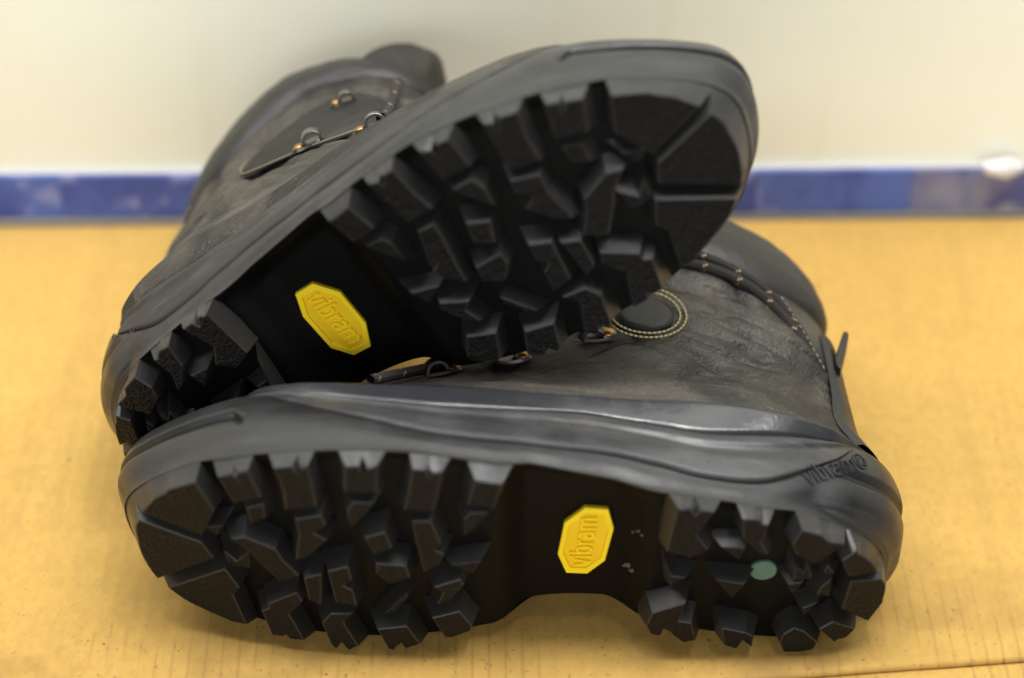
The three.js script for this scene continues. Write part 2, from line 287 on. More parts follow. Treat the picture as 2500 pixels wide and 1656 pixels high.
function bodyN(s, d) { const e = 0.0015, a = bodyS(s + 0.7, d).sub(bodyS(s - 0.7, d)), b = bodyS(s, d + e).sub(bodyS(s, d - e)); const n = a.cross(b).normalize(); const p = bodyS(s, d), mid = new THREE.Vector3(lerp(lB(d), lF(d), 0.5), 0, p.z); if (n.dot(p.sub(mid)) < 0) n.negate(); return n; }
// s on the upper side (+w) for a wanted l at depth d
const iTop = (() => { const r = []; for (let i = 0; i < NS; i++) r.push(i); return r; })();
let sToe = 0, sHeel = 0; BE.forEach((p, i) => { if (p[0] > BE[sToe][0]) sToe = i; if (p[0] < BE[sHeel][0]) sHeel = i; });
function sAt(l, d) {                                         // search between toe tip and heel along the + side
  const dir = BE[wr(sToe + 8)][1] > BE[wr(sToe - 8)][1] ? 1 : -1, len = wr(dir * (sHeel - sToe)); let best = 0, bd = 9;
  for (let k = 0; k <= len; k++) { const p = bodyS(wr(sToe + dir * k), d); const q = Math.abs(p.x - l); if (q < bd) { bd = q; best = k; } }
  let lo = best - 1, hi = best + 1; for (let it = 0; it < 24; it++) { const m1 = lo + (hi - lo) / 3, m2 = hi - (hi - lo) / 3; Math.abs(bodyS(sToe + dir * m1, d).x - l) < Math.abs(bodyS(sToe + dir * m2, d).x - l) ? hi = m2 : lo = m1; }
  return sToe + dir * (lo + hi) / 2;
}
function onTop(l, d, off = 0) { const s = sAt(l, d), p = bodyS(s, d), n = bodyN(s, d); return { p: p.addScaledVector(n, off), n, s }; }

// ------------------------------------------------------------------ tread pattern, mm
const LUGS = `151,47 161,49 164,36 154,34|173,54 177,53 178,50 179,55 184,55 186,41 188,33 177,32|197,57 201,55 202,50 204,56 209,56 210,42 198,42|223,55 226,53 226,48 229,54 236,52 233,39 233,30 221,33|246,49 250,47 249,41 252,46 258,43 253,30 242,35|267,38 279,30 286,22 291,14 268,8 261,24|293,9 295,-2 294,-13 291,-21 289,-24 264,-4 268,4|260,-9 285,-28 279,-33 270,-37 260,-41 254,-41 258,-24 255,-19
242,29 248,26 247,19 242,22|259,14 266,11 262,8|220,27 229,24 228,17 230,4 226,6 219,15 223,18 219,22|200,36 207,36 209,31 208,24 202,32|239,6 249,10 254,8 248,3 246,-1 239,-10 236,-9 232,-6 237,1|250,1 255,-5 259,-1 258,-8 251,-8|178,25 184,25 184,22 181,0 176,4 174,9 177,11 175,14|157,29 163,29 165,26 165,18 161,23|189,1 199,2 199,-3 195,-8 194,-8 188,-5|211,-1 218,-4 216,-20 209,-21 210,-13 213,-11 210,-8|168,-7 177,-11 174,-14 176,-20 172,-18 167,-10|189,-17 197,-28 194,-27 189,-20|160,2 170,0 163,-4|196,20 203,17 200,9 194,12|222,-6 228,-9 227,-20 223,-22
168,-25 179,-29 174,-41 171,-41 164,-37 163,-34|189,-34 201,-36 197,-48 195,-49 193,-46 193,-43 190,-48 184,-45|210,-27 219,-28 223,-34 220,-47 218,-50 216,-45 213,-50 209,-47 214,-34 214,-32|232,-17 244,-26 244,-29 247,-31 244,-45 239,-45 239,-42 237,-46 231,-46 234,-36 236,-31 230,-22
85,34 80,34 78,30 76,33 71,32 77,19 72,11 79,6 88,10|60,28 55,28 52,25 50,25 52,15 49,8 52,9 56,14 59,17|37,22 29,19 27,16 20,13 30,3 38,8 40,14|15,9 10,3 4,-7 16,-6 20,4|15,-9 2,-12 0,-16 0,-27 5,-36 17,-25|20,-32 10,-39 13,-43 18,-45 25,-36|35,-35 31,-37 25,-44 26,-48 31,-50 38,-50 40,-44 39,-39|64,-35 54,-38 51,-40 51,-47 55,-43 57,-48 62,-46|92,-26 79,-20 81,-31 76,-32 74,-43 79,-44 85,-37 87,-36 88,-40 92,-39 94,-34
37,-1 34,-4 33,1 31,-7 37,-8|26,-4 25,0 22,-5 24,-6|26,-13 23,-9 23,-18 27,-17|32,-25 27,-22 28,-24 31,-29|39,-11 34,-10 37,-16|88,3 85,-6 80,-7 85,-11|67,-9 57,-11 61,-18|66,10 60,4 58,10`
  .split('\n').join('|').split('|').map((t) => t.trim().split(' ').map((q) => q.split(',').map((v) => v / 1000)));
const arch = (l) => smooth(0.0905, 0.111, l) * (1 - smooth(0.139, 0.155, l));
function bottomD(l, w) {                                     // depth of the tread's ground between the lugs
  let r = 0; const c = c0(l), hw = H0(clamp(l, 0.01, 0.295)); r = Math.abs(w - c) / hw;
  const up = smooth(-0.4, 0.4, (w - c) / hw), k = up * smooth(0.86, 1.0, r), q = up * (1 - smooth(1.0, 0.72, r));
  return 0.0095 + rise(l) + (0.009 + 0.001 * (1 - r * r)) * arch(l) - k * 0.0028 * (1 - arch(l)) - q * 0.0078 * arch(l);
}
function inside(p) { let c = false; for (let i = 0, j = NS - 1; i < NS; j = i++) { const a = BASE[i], b = BASE[j]; if ((a[1] > p[1]) !== (b[1] > p[1]) && p[0] < (b[0] - a[0]) * (p[1] - a[1]) / (b[1] - a[1]) + a[0]) c = !c; } return c; }
function nearest(p) { let q = 9, k = 0; for (let i = 0; i < NS; i++) { const d = (BASE[i][0] - p[0]) ** 2 + (BASE[i][1] - p[1]) ** 2; if (d < q) { q = d; k = i; } } return [BASE[k], Math.sqrt(q)]; }

let HEEL_K = 1;                                              // worn heel: how far its end is from the full length
const fixL = (l) => l < 0.09 ? 0.09 - (0.09 - l) * HEEL_K : l;
function geoFrom(pos, uv, idx, sx) {                            // local (l, w, d) -> three (sx*l, w, -d)
  const P = new Float32Array(pos.length); for (let i = 0; i < pos.length; i += 3) { P[i] = sx * fixL(pos[i]); P[i + 1] = pos[i + 1]; P[i + 2] = -pos[i + 2]; }
  const g = new THREE.BufferGeometry(); g.setAttribute('position', new THREE.BufferAttribute(P, 3)); g.setAttribute('uv', new THREE.Float32BufferAttribute(uv, 2));
  if (sx > 0) { const r = idx.slice(); for (let i = 0; i < r.length; i += 3) [r[i + 1], r[i + 2]] = [r[i + 2], r[i + 1]]; g.setIndex(r); } else g.setIndex(idx);
  return g;
}
const L3 = (v, sx) => new THREE.Vector3(sx * fixL(v.x), v.y, -v.z);

function lugGeo(poly, sx) {
  const area = THREE.ShapeUtils.area(poly.map((p) => new THREE.Vector2(...p))); let P = area < 0 ? poly.slice().reverse() : poly.slice();
  { const Q = []; for (let k = 0; k < P.length; k++) { const a = P[k], b = P[(k + 1) % P.length]; Q.push(a); const L = Math.hypot(b[0] - a[0], b[1] - a[1]); if (L > 0.004 && nearest(a)[1] < 0.0075 && nearest(b)[1] < 0.0075) { const m = Math.ceil(L / 0.0025); for (let q = 1; q < m; q++) { const t = q / m, x = [lerp(a[0], b[0], t), lerp(a[1], b[1], t)], [o, od] = nearest(x), want = lerp(nearest(a)[1], nearest(b)[1], t); Q.push(od > 0.0002 && inside(x) ? [lerp(x[0], o[0], (od - want) / od), lerp(x[1], o[1], (od - want) / od)] : x); } } } P = Q; }
  const n = P.length, out = (k, t) => {                          // mitred offset
    const a = P[(k + n - 1) % n], b = P[k], c = P[(k + 1) % n]; const e1 = [b[0] - a[0], b[1] - a[1]], e2 = [c[0] - b[0], c[1] - b[1]]; const l1 = Math.hypot(...e1), l2 = Math.hypot(...e2);
    let nx = e1[1] / l1 + e2[1] / l2, ny = -e1[0] / l1 - e2[0] / l2; const q = Math.hypot(nx, ny) || 1; nx /= q; ny /= q; const cs = Math.max(0.55, nx * e1[1] / l1 - ny * e1[0] / l1); return [b[0] + nx * t / cs, b[1] + ny * t / cs];
  };
  const small = Math.abs(area) < 0.00006, tap = small ? 0.0036 : 0.003, inr = 0.00045, drop = small ? 0.0018 : 0;
  const R = [[], [], []], outer = [];
  for (let k = 0; k < n; k++) {
    const f = P[k], [nb, nd] = nearest(f); let b = out(k, tap); const edge = nd < 0.0075;
    const [ob, od] = nearest(b); if (edge && (!inside(b) || od < 0.004)) { b = [ob[0], ob[1]]; outer[k] = true; }
    const fi = out(k, -inr), df = rise(f[0]) + drop;
    R[0].push([b[0], b[1], bottomD(b[0], b[1]) + 0.0012]); R[1].push([f[0], f[1], df + 0.00035]); R[2].push([fi[0], fi[1], df]);
  }
  const pos = [], uv = [], idx = [], fidx = [], oidx = [];
  const put = (p) => { pos.push(...p); uv.push(p[0] + p[2] * 0.3, p[1] + p[2]); return pos.length / 3 - 1; };
  for (let r = 0; r < 2; r++) for (let k = 0; k < n; k++) { const k2 = (k + 1) % n, a = put(R[r][k]), b = put(R[r][k2]), c = put(R[r + 1][k2]), d = put(R[r + 1][k]); (outer[k] && outer[k2] ? oidx : idx).push(a, c, b, a, d, c); }
  const tris = THREE.ShapeUtils.triangulateShape(R[2].map((p) => new THREE.Vector2(p[0], p[1])), []);
  const b0 = pos.length / 3; R[2].forEach(put); for (const t of tris) fidx.push(b0 + t[0], b0 + t[2], b0 + t[1]);
  const g = geoFrom(pos, uv, idx.concat(fidx, oidx), sx); g.clearGroups(); g.addGroup(0, idx.length, 0); g.addGroup(idx.length, fidx.length, 1); if (oidx.length) g.addGroup(idx.length + fidx.length, oidx.length, 2); g.computeVertexNormals();
  return g;
}

// a band of the body between two depth curves, lifted off the body by lift(t, l, d, s)
function band(d0, d1, nr, lift, sx, s0 = 0, s1 = NS, ns = NS) {
  const pos = [], uv = [], idx = [];
  for (let j = 0; j <= nr; j++) for (let i = 0; i <= ns; i++) {
    const s = lerp(s0, s1, i / ns), t = j / nr, a = d0(s), b = d1(s), d = lerp(a, b, t), p = bodyS(s, d), n = bodyN(s, d);
    p.addScaledVector(n, lift(t, p, s, d)); pos.push(p.x, p.y, p.z); uv.push(s / NS * 0.7, d);
  }
  const m = ns + 1; for (let j = 0; j < nr; j++) for (let i = 0; i < ns; i++) { const a = j * m + i; idx.push(a, a + 1, a + m, a + 1, a + m + 1, a + m); }
  const g = geoFrom(pos, uv, idx, sx); g.computeVertexNormals(); return g;
}
const lipped = (h, e = 0.12) => (t) => h * Math.sqrt(clamp(1 - (1 - Math.min(1, Math.min(t, 1 - t) / e)) ** 2)) - (t < 0.001 || t > 0.999 ? 0.0012 : 0);

// boundary curves, by l on the body
const lOf = (s) => { const i = Math.floor(s), f = s - i; return lerp(BE[wr(i)][0], BE[wr(i + 1)][0], f) * LMAX; };
const dOM = spline([-0.01, 0.012, 0.028, 0.042, 0.056, 0.077, 0.094, 0.112, 0.14, 0.178, 0.21, 0.232, 0.246, 0.258, 0.301], [0.056, 0.0525, 0.036, 0.0245, 0.0175, 0.0165, 0.0195, 0.0215, 0.0195, 0.0175, 0.0265, 0.0375, 0.0475, 0.056, 0.062]);
const dMR = spline([-0.01, 0.012, 0.03, 0.045, 0.077, 0.1, 0.124, 0.155, 0.18, 0.203, 0.23, 0.247, 0.258, 0.301], [0.0565, 0.053, 0.0462, 0.0425, 0.0375, 0.0405, 0.0425, 0.038, 0.036, 0.0385, 0.0455, 0.0505, 0.0565, 0.0625]);
const dRT = spline([-0.01, 0.012, 0.03, 0.045, 0.075, 0.1, 0.12, 0.14, 0.17, 0.203, 0.23, 0.248, 0.26, 0.301], [0.057, 0.054, 0.0515, 0.0515, 0.053, 0.0525, 0.0515, 0.0495, 0.0475, 0.0465, 0.0495, 0.0535, 0.057, 0.063]);
const dCol = (l) => 0.137 + 0.026 * smooth(0.03, 0.11, l);   // where the padded collar begins
const dTop = (l) => 0.170 + 0.012 * smooth(0.02, 0.1, l);

const font = await new FontLoader().loadAsync('fonts/droid/droid_sans_regular.typeface.json');
function wordGeo(word, size, depth, spread = 1) { const g = new TextGeometry(word, { font, size, depth, curveSegments: 5, bevelEnabled: true, bevelSize: size * 0.018, bevelThickness: depth * 0.4, bevelSegments: 2 }); g.computeBoundingBox(); const b = g.boundingBox; g.translate(-(b.min.x + b.max.x) / 2, -size * 0.36, 0); g.scale(spread, 1, 1); return g; }

function tubeAlong(pts, r, seg = 80, rad = 10, closed = false) { const c = new THREE.CatmullRomCurve3(pts, closed, 'centripetal'); const g = new THREE.TubeGeometry(c, seg, r, rad, closed); const L = c.getLength(), uv = g.attributes.uv; for (let i = 0; i < uv.count; i++) uv.setX(i, uv.getX(i) * L); return g; }
function placeOn(g, o, sx, spin = 0) {                           // put a geometry built on z=up at a surface point; its x axis along the toe direction turned by spin
  const n = L3(o.n, sx).normalize(); const t = new THREE.Vector3(sx, 0, 0); t.addScaledVector(n, -t.dot(n)).normalize(); const b = n.clone().cross(t);
  const t2 = t.clone().multiplyScalar(Math.cos(spin)).addScaledVector(b, Math.sin(spin)), b2 = n.clone().cross(t2);
  g.applyMatrix4(new THREE.Matrix4().makeBasis(t2, b2, n).setPosition(L3(o.p, sx))); return g;
}
function stitches(pts, normals, sx, len, r, mat, parent, name = 'stitching') {   // thread dashes laid along a line of surface points
  const c = new THREE.CatmullRomCurve3(pts), n = Math.floor(c.getLength() / (len * 2.3)), gs = [];
  for (let i = 0; i < n; i++) { const u = (i + 0.5) / n, p = c.getPointAt(u), t = c.getTangentAt(u), nn = normals[Math.round(u * (normals.length - 1))]; const g = new THREE.CapsuleGeometry(r, len, 3, 6); const b = nn.clone().cross(t).normalize(); g.applyMatrix4(new THREE.Matrix4().makeBasis(b.clone(), t.clone(), b.clone().cross(t)).setPosition(p)); gs.push(g); }
  const m = part(name, mergeGeometries(gs), mat, parent); m.userData.kind = 'stuff'; return m;
}
function surfLine(list, off, sx) { const p = [], n = []; for (const [l, d] of list) { const o = onTop(l / 1000, d / 1000, off); p.push(L3(o.p, sx)); n.push(L3(o.n, sx)); } return { p, n }; }
function patch(ring, off, sx, nr = 6) {                           // raised piece of leather whose outline is a ring of (l, d)
  const cx = ring.reduce((a, b) => a + b[0], 0) / ring.length, cy = ring.reduce((a, b) => a + b[1], 0) / ring.length, pos = [], uv = [], idx = [], n = ring.length;
  const pts = new THREE.CatmullRomCurve3(ring.map(([a, b]) => new THREE.Vector3(a, b, 0)), true, 'centripetal').getSpacedPoints(48).slice(0, 48), m = 48;
  for (let j = 0; j <= nr; j++) for (let i = 0; i < m; i++) { const f = j === nr ? 0.001 : Math.pow(1 - j / nr, 0.7), o = onTop(lerp(cx, pts[i].x, f) / 1000, lerp(cy, pts[i].y, f) / 1000, j === 0 ? -0.0004 : off * (j === 1 ? 0.8 : 1)); pos.push(o.p.x, o.p.y, o.p.z); uv.push(lerp(cx, pts[i].x, f) / 1000, lerp(cy, pts[i].y, f) / 1000); }
  for (let j = 0; j < nr; j++) for (let i = 0; i < m; i++) { const i2 = (i + 1) % m, a = j * m + i, b = j * m + i2; idx.push(a, a + m, b, b, a + m, b + m); }
  const g = geoFrom(pos, uv, idx, sx); g.computeVertexNormals(); return g;
}

function lobeLift(l, d) { const r = smooth(0.036, 0.019, l); return r * (0.0031 * smooth(0.0105, 0.0128, d - (l - 0.01) * 0.12) * smooth(0.0335, 0.0290, d + l * 0.1) * (0.55 + 0.45 * Math.sin(clamp((d - 0.0105) / 0.022) * Math.PI)) + 0.0022 * smooth(0.0325, 0.037, d + l * 0.1) * smooth(0.054, 0.046, d)); }
function makeBoot(name, sx, label) {
  const boot = new THREE.Group(); boot.name = numbered(name); boot.userData = { label, category: 'boot' };
  // ---- outsole: tread ground plus side wall with toe bumper and heel cup, one sheet
  {
    const pos = [], uv = [], idx = [], RN = 26, spine = (l) => { const q = clamp(l, 0.045, 0.255); return [q, c0(q)]; };
    const NF = 1040; for (let j = 0; j <= RN; j++) for (let i = 0; i <= NF; i++) { const q = i * NS / NF, i0 = Math.floor(q), fr = q - i0, A = BASE[wr(i0)], B = BASE[wr(i0 + 1)], b = [lerp(A[0], B[0], fr), lerp(A[1], B[1], fr)], m = spine(b[0]), f = Math.pow(j / RN, 0.8) , l = lerp(m[0], b[0], f), w = lerp(m[1], b[1], f); pos.push(l, w, bottomD(l, w)); uv.push(l, w); }
    const m = NF + 1; for (let j = 0; j < RN; j++) for (let i = 0; i < NF; i++) { const a = j * m + i; idx.push(a, a + 1, a + m, a + 1, a + m + 1, a + m); }
    const tread = geoFrom(pos, uv, idx, sx); tread.computeVertexNormals();
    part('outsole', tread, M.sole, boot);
    const groove = (p, s, d) => { const l = lOf(s), a = smooth(0.247, 0.251, l), dg = lerp(0.0335, 0.0345, smooth(0.25, 0.3, l)) - 0.004 * smooth(0.253, 0.249, l), x = (d - dg) / 0.0021; return -0.0042 * a * (x < 0 ? Math.exp(-x * x * 0.5) : Math.exp(-x * x * 2.2)); };
    const side = band((s) => { const i = Math.floor(s), f = s - i, A = BASE[wr(i)], B = BASE[wr(i + 1)], l = lerp(A[0], B[0], f); return bottomD(l, lerp(A[1], B[1], f)) - rise(l); }, (s) => dOM(lOf(s)), 64, (t, p, s, d) => { const l = lOf(s), am = arch(l); return groove(p, s, d) + lobeLift(l, d) + 0.0008 * smooth(0.97, 0.88, t) * smooth(0.0, 0.6, t) - (t > 0.99 ? 0.0016 : 0); }, sx, 0, NS, 1040);
    part('sidewall', side, M.wall, boot);
  }
  // ---- midsole, rubber rand, leather
  part('midsole', band((s) => dOM(lOf(s)), (s) => dMR(lOf(s)), 24, (t, p, s) => { const th = clamp((dMR(lOf(s)) - dOM(lOf(s))) / 0.008); return th * (lipped(0.0011, 0.1)(t) + 0.0007 * Math.exp(-(((t - 0.8) / 0.1) ** 2)) - 0.0006 * Math.exp(-(((t - 0.62) / 0.12) ** 2))) - 0.0001; }, sx), sx > 0 ? M.midDusty : M.mid, boot);
  part('rand', band((s) => dMR(lOf(s)), (s) => dRT(lOf(s)), 14, (t, p, s) => { const th = clamp((dRT(lOf(s)) - dMR(lOf(s))) / 0.004); return th * (-0.0012 * smooth(0.12, 0, t) + 0.0002 + 0.0042 * Math.min(t, 0.92) - 0.0046 * smooth(0.92, 1, t)) - 0.0002; }, sx), sx > 0 ? M.randDusty : M.rand, boot);
  const crease = (p, s, d) => {
    const l = p.x; let h = 0; const n = fbm(l * 60 + 5, d * 60, 3) - 0.5; h += 0.0016 * n;
    const fold = (v) => 1 - Math.abs(v - 0.5) * 2, k = smooth(0.06, 0.1, d) * smooth(0.16, 0.12, d);
    h -= 0.0034 * k * Math.pow(fold(fbm(l * 22 + 2, d * 60 + l * 42, 3)), 9) * smooth(0.05, 0.11, l);
    h -= 0.0026 * Math.pow(fold(fbm(l * 11 + 7, d * 44 - l * 16, 3)), 11) * smooth(0.055, 0.07, d);
    h += 0.0018 * Math.sin((d - 0.07) * 150 + l * 22 + 3 * fbm(l * 20, d * 20, 2)) * smooth(0.06, 0.085, d) * smooth(0.15, 0.11, d) * smooth(0.005, 0.03, l) * 0.6;
    return h;
  };
  part('upper', band((s) => dRT(lOf(s)) - 0.0015, (s) => dCol(lOf(s) * 0.5) + 0.004, 110, (t, p, s, d) => crease(p, s, d) - 0.0004, sx), M.leather, boot);
  // ---- padded collar: a roll round the shaft's rim, then the lining going down inside
  {
    const pos = [], uv = [], idx = [], K = 34;
    for (let j = 0; j <= K; j++) for (let i = 0; i <= NS; i++) {
      const lc = lOf(i) * 0.5, a = j / K, d0 = dCol(lc), d1 = dTop(lc); let d, off;
      if (a < 0.62) { const t = a / 0.62; d = lerp(d0, d1, t); off = -0.0022 + 0.0062 * Math.pow(Math.sin(Math.min(1, t * 2.2) * Math.PI / 2), 0.7) - 0.003 * t * t * t; }
      else if (a < 0.84) { const th = (a - 0.62) / 0.22 * Math.PI; d = d1 + 0.007 * Math.sin(th); off = 0.001 - 0.008 * (1 - Math.cos(th)); }
      else { const q = (a - 0.84) / 0.16; d = d1 - q * 0.1; off = -0.015 - 0.004 * q; }
      const p = bodyS(i, d), n = bodyN(i, d); n.z *= 0.2; n.normalize(); p.addScaledVector(n, off + (j > 1 && a < 0.8 ? 0.0016 * (fbm(i * 0.09, a * 7 + 3, 3) - 0.5) : 0));
      pos.push(p.x, p.y, p.z); uv.push(i / NS * 0.5, d);
    }
    const m = NS + 1; for (let j = 0; j < K; j++) for (let i = 0; i < NS; i++) { const a = j * m + i; idx.push(a, a + 1, a + m, a + 1, a + m + 1, a + m); }
    const g = geoFrom(pos, uv, idx, sx); g.computeVertexNormals(); part('collar', g, M.collar, boot);
  }
  // ---- tongue: thick curved flap standing in the front of the shaft
  {
    const pos = [], uv = [], idx = [], NR = 26, NA = 36;
    for (let j = 0; j <= NR; j++) for (let i = 0; i <= NA; i++) {
      const t = j / NR, d = 0.105 + 0.097 * t, a = i / NA * Math.PI * 2, wide = 0.030 * (1 - 0.12 * t) * Math.sqrt(clamp(1 - Math.pow(clamp((t - 0.72) / 0.285), 2.6))), th = 0.0055 * (1 - 0.6 * smooth(0.9, 1, t));
      const x = Math.sign(Math.cos(a)) * Math.pow(Math.abs(Math.cos(a)), 0.6) * wide, y = Math.sin(a) * th;
      const lc = 0.156 - 0.022 * smooth(0, 0.5, t) + 0.016 * t * t - 0.9 * x * x / 0.045 + 0.0012 * (fbm(x * 160 + 3, t * 6, 3) - 0.5);
      pos.push(lc + y, x + 0.002 - SLUMP * 0.8, d); uv.push(x * 2 + a * 0.01, d);
    }
    const m = NA + 1; for (let j = 0; j < NR; j++) for (let i = 0; i < NA; i++) { const a = j * m + i; idx.push(a, a + 1, a + m, a + 1, a + m + 1, a + m); }
    const g = geoFrom(pos, uv, idx, sx); g.computeVertexNormals(); part('tongue', g, M.leather, boot);
  }
  // ---- tread lugs, each its own piece
  for (const q of LUGS) {
    const cl = q.reduce((a, b) => a + b[0], 0) / q.length, cw = q.reduce((a, b) => a + b[1], 0) / q.length, k = nearest([cl, cw])[1] > 0.0165 ? 1.16 : 1, p = q.map(([a, b]) => [cl + (a - cl) * k, cw + (b - cw) * k]);
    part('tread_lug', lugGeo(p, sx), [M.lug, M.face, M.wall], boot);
  }
  // ---- green disc in the heel and the yellow badge in the arch
  {
    const g = new THREE.CylinderGeometry(0.0052, 0.0054, 0.0012, 36); g.rotateX(Math.PI / 2); g.translate(sx * 0.0485, -0.0105, -bottomD(0.0485, -0.0105) + 0.0005); if (sx < 0) part('heel_disc', g, M.disc, boot);
    const oct = [[120.5, 15.5], [127.5, 7], [128, -11], [123.5, -21.5], [115.5, -22], [109.5, -14.5], [108.5, 4], [112, 14.5]].map(([a, b]) => new THREE.Vector2(sx * (a - 118.2 - (sx < 0 ? 0.1 * (b + 3.2) : 0)) / 1000, (b + 3.2) / 1000)); if (sx < 0) oct.reverse();
    const out = new THREE.Shape(oct), hole = new THREE.Path(oct.map((v) => v.clone().multiplyScalar(0.87)).reverse()); const rim = out.clone(); rim.holes.push(hole);
    const zb = -bottomD(0.1182, -0.0032) + 0.0002;
    const bg = new THREE.ExtrudeGeometry(out, { depth: 0.0007, bevelEnabled: true, bevelSize: 0.0003, bevelThickness: 0.0003, bevelSegments: 2 }); const bd = part('sole_badge', bg, M.badgeDeep, boot); bd.position.set(sx * 0.1182, -0.0032, zb);
    part('badge_rim', new THREE.ExtrudeGeometry(rim, { depth: 0.0012, bevelEnabled: true, bevelSize: 0.00035, bevelThickness: 0.0003, bevelSegments: 2 }), M.badge, bd).position.z = 0.0004;
    const wg = wordGeo('vibram', 0.0082, 0.0011, 0.80); wg.translate(-0.0006, 0, 0); wg.rotateZ(sx > 0 ? -Math.PI / 2 : Math.PI / 2); const sh = new THREE.Matrix4().set(1, sx > 0 ? -0.09 : 0.09, 0, 0, 0, 1, 0, 0, 0, 0, 1, 0, 0, 0, 0, 1); wg.applyMatrix4(sh);
    part('badge_lettering', wg, M.badge, bd).position.z = 0.0006;
  }
  // ---- word moulded into the heel's side
  {
    const wg = wordGeo('vibram\u00ae', 0.0058, 0.0006, 0.98), p = wg.attributes.position, dirL = -1 * sx;
    const P = new Float32Array(p.count * 3), c = sx < 0 ? [0.0215, 0.0315] : [0.0215, 0.0315], ang = sx < 0 ? 0.62 : -0.62;
    for (let i = 0; i < p.count; i++) { const tx = p.getX(i), ty = p.getY(i) * 1.15, z = p.getZ(i); const u = tx * Math.cos(ang) - ty * Math.sin(ang), v = tx * Math.sin(ang) + ty * Math.cos(ang); const ll = Math.max(0.0015, c[0] + (sx < 0 ? -u : u)), o = onTop(ll, c[1] + v, (z * 0.8 + 0.0008) * (sx > 0 ? 0.35 : 1) + lobeLift(Math.max(0, ll + 0.004), c[1] + v)); const q = L3(o.p, sx); P.set([q.x, q.y, q.z], i * 3); }
    wg.setAttribute('position', new THREE.BufferAttribute(P, 3)); wg.computeVertexNormals(); part('moulded_lettering', wg, M.wall, boot);
  }
  // ---- strip over the back seam with its raised edge, and the pull tab
  part('backstay', band((s) => 0.056, (s) => 0.128, 40, (t, p, s) => 0.0022 * smooth(9, 7.6, Math.abs(s - sHeel)) * (t > 0.985 ? 0.2 : 1) - 0.0002, sx, sHeel - 9, sHeel + 9, 60), M.collar, boot);
  if (sx < 0) { const sh = new THREE.Shape(); sh.moveTo(0, 0); sh.lineTo(0.0155, 0.0052); sh.quadraticCurveTo(0.0165, 0.0062, 0.0145, 0.0064); sh.lineTo(-0.006, 0.0008); sh.quadraticCurveTo(-0.006, 0, 0, 0);
    const g = new THREE.ExtrudeGeometry(sh, { depth: 0.009, bevelEnabled: true, bevelSize: 0.0006, bevelThickness: 0.0006, bevelSegments: 2 }); const p = bodyS(sHeel + (BE[wr(sHeel + 8)][1] > BE[wr(sHeel - 8)][1] ? 3 : -3), 0.118), q = g.attributes.position;
    for (let i = 0; i < q.count; i++) { const x = q.getX(i), y = q.getY(i), z = q.getZ(i); q.setXYZ(i, sx * (p.x + 0.001 - y), p.y + z + 0.001, -(p.z - 0.008 + x)); } g.computeVertexNormals(); part('pull_tab', g, M.collar, boot); }
  // ---- leather details on the side that lies up
  const ring = (cl, cd, rl, rd, tilt, n = 40) => Array.from({ length: n + 1 }, (_, i) => { const a = i / n * Math.PI * 2, x = Math.cos(a) * rl, y = Math.sin(a) * rd; return [cl + x * Math.cos(tilt) - y * Math.sin(tilt), cd + x * Math.sin(tilt) + y * Math.cos(tilt)]; });
  if (sx < 0) {
    part('ankle_patch', patch(ring(92, 110.5, 12, 9.5, 0).slice(0, 40), 0.0009, sx), M.collar, boot);
    for (const k of [2.4, 4.9]) { const sl = surfLine(ring(92, 110.5, 12 + k, 9.5 + k, 0, 60), 0.0007, sx); stitches(sl.p, sl.n, sx, 0.0009, 0.0005, M.thread, boot); }
  }
  const PANEL = [[79.5, 110], [82, 103], [89, 99.5], [100, 98], [120, 95], [138, 92], [146, 96], [149, 112], [147, 128], [138, 140], [124, 146], [110, 141], [98, 131], [87, 121]];
  if (sx > 0) part('inset_panel', patch(PANEL, 0.0005, sx), M.panel, boot);
  if (sx > 0) { const lo = surfLine([[81, 117], [80, 110], [84, 103.5], [95, 99.5], [120, 95.5], [138, 92.5], [147, 94]], 0.0005, sx); part('piping', tubeAlong(lo.p, 0.0005, 90, 6), M.seam, boot);
    const ed = []; for (let i = 0; i <= 40; i++) { const l = 0.03 + 0.2 * i / 40; const o = onTop(l, dRT(l) + 0.0015, 0.0004); ed.push(L3(o.p, sx)); } part('welt_seam', tubeAlong(ed, 0.0007, 160, 6), M.seam, boot);
    const nn = []; const e2 = []; for (let i = 0; i <= 40; i++) { const l = 0.03 + 0.2 * i / 40; const o = onTop(l, dRT(l) + 0.005, 0.0004); e2.push(L3(o.p, sx)); nn.push(L3(o.n, sx)); } stitches(e2, nn, sx, 0.0018, 0.0004, M.darkThread, boot); }
  { const s = surfLine([[33, 136], [29, 128], [25, 120], [21, 111], [17, 101]], 0.0011, sx); stitches(s.p, s.n, sx, 0.0013, 0.00032, M.darkThread, boot); }
  if (sx < 0) { const gs = []; for (const [l, w, r] of sx < 0 ? [[101, -14, 1.6], [99.5, -16, 1.2], [102.5, -15.5, 0.9], [98, 8, 1.0], [100, 6, 0.7], [96.6, 6.5, 0.8]] : [[97.5, 30, 1.6], [97, 32, 1.1], [93, 26.5, 1.4], [92.5, 24, 1.0], [92, 21, 0.7]]) { const g = new THREE.IcosahedronGeometry(r / 1000, 1), p = g.attributes.position; for (let i = 0; i < p.count; i++) { const k = 0.7 + 0.6 * vn(p.getX(i) * 2500 + l, p.getY(i) * 2500 + w); p.setXYZ(i, p.getX(i) * k * 1.3, p.getY(i) * k, p.getZ(i) * 0.3); } g.translate(sx * l / 1000, w / 1000, -bottomD(l / 1000, w / 1000)); gs.push(g); } part('dried_mud', mergeGeometries(gs), M.dirt, boot).userData.kind = 'stuff'; }
  return boot;
}

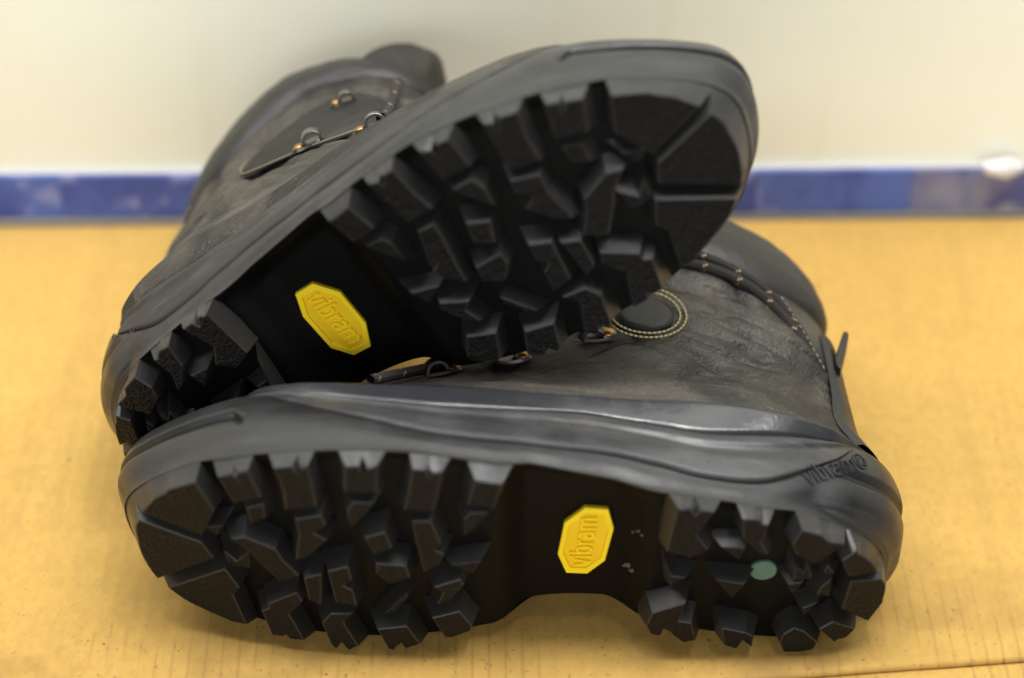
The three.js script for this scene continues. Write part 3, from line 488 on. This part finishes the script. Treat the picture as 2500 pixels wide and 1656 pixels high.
// roller hook: oval foot plate, brass rivet and a bent metal strap
function lacingHook(boot, sx, l, d, spin, scale = 1) {
  const o = onTop(l / 1000, d / 1000, 0.0012), hk = new THREE.Group(); hk.name = numbered('lacing_hook'); boot.add(hk);
  const pl = new THREE.CylinderGeometry(0.0042, 0.0046, 0.0013, 28); pl.rotateX(Math.PI / 2); pl.scale(2.0, 1, 1); pl.scale(scale, scale, scale); part('foot_plate', placeOn(pl, o, sx, spin), M.darkMetal, hk);
  const rv = new THREE.SphereGeometry(0.0029, 20, 10, 0, Math.PI * 2, 0, Math.PI / 2); rv.rotateX(Math.PI / 2); rv.scale(scale, scale, 0.45); rv.translate(-0.0048 * scale, 0, 0.0006); part('rivet', placeOn(rv, o, sx, spin), M.brass, hk);
  const sh = new THREE.Shape(); sh.absarc(0, 0, 0.0052, -0.35, Math.PI * 0.98, false); sh.absarc(0, 0, 0.0040, Math.PI * 0.98, -0.35, true);
  const st = new THREE.ExtrudeGeometry(sh, { depth: 0.0066, curveSegments: 16, bevelEnabled: true, bevelSize: 0.0002, bevelThickness: 0.0003, bevelSegments: 2 }); st.translate(0, 0, -0.0033); st.rotateX(Math.PI / 2); st.scale(scale, scale, scale * 0.95); st.translate(0.003 * scale, 0, 0.0008); part('strap', placeOn(st, o, sx, spin), M.metal, hk);
  return hk;
}

// ------------------------------------------------------------------ the two boots
const front = makeBoot('hiking_boot', -1, 'dark hiking boot lying on its side in front, green disc in its heel tread');
front.position.set(0.1473, 0.0522, 0.0004);
scene.add(front);
SLUMP = 0.013; HEEL_K = 0.915;
const back = makeBoot('hiking_boot', 1, 'dark leather hiking boot leaning across the other one, toe raised to the upper right');
back.position.set(-0.1751, 0.0505, -0.0654);
back.setRotationFromMatrix(new THREE.Matrix4().makeBasis(new THREE.Vector3(0.8611, 0.5070, -0.0103), new THREE.Vector3(-0.5067, 0.8591, -0.0769), new THREE.Vector3(-0.0310, 0.0708, 0.9971)));
scene.add(back);

SLUMP = 0;
// ---- front boot: laces wound round the ankle, hook with lace end, loop and strap at the heel
{
  const sx = -1;
  const path = (list, off) => list.map(([l, d, o]) => L3(onTop(l / 1000, d / 1000, o ?? off).p, sx));
  const l1 = path([[104, 148], [90, 148], [76, 147.5], [64, 146], [52, 143], [41, 139.5], [32, 135], [25, 129], [20, 122], [16, 113]], 0.0021);
  part('lace', tubeAlong(l1, 0.0021, 120), M.lace, front);
  const l2 = path([[104, 139], [90, 140.5], [76, 141], [64, 140.5], [52, 138.5], [42, 135.5], [33, 130.5], [26, 124.5], [20.5, 117], [16.5, 109]], 0.0018);
  part('lace', tubeAlong(l2, 0.0021, 120), M.lace, front);
  lacingHook(front, sx, 112, 97, 0.12, 0.9); lacingHook(front, sx, 147, 83, 0.12, 0.9); lacingHook(front, sx, 175, 77, 0.3, 0.9);
  part('lace', tubeAlong(path([[171, 81], [176, 79.5], [183, 76], [190, 71.5], [197, 65], [203, 57]], 0.003), 0.0022, 60), M.lace, front);
}
{
  const sx = 1; SLUMP = 0.013;
  lacingHook(back, sx, 119, 98, 0.3, 0.85); lacingHook(back, sx, 152, 84, 0.3, 0.85); lacingHook(back, sx, 128, 134, 0.3, 0.65);
  const lc = [[157, 86], [155, 98], [153, 110], [152, 122], [150, 134], [148, 146]].map(([l, d]) => L3(onTop(l / 1000, d / 1000, 0.003).p, sx)); part('lace', tubeAlong(lc, 0.0022, 100), M.lace, back);
}

renderer.render(scene, camera);
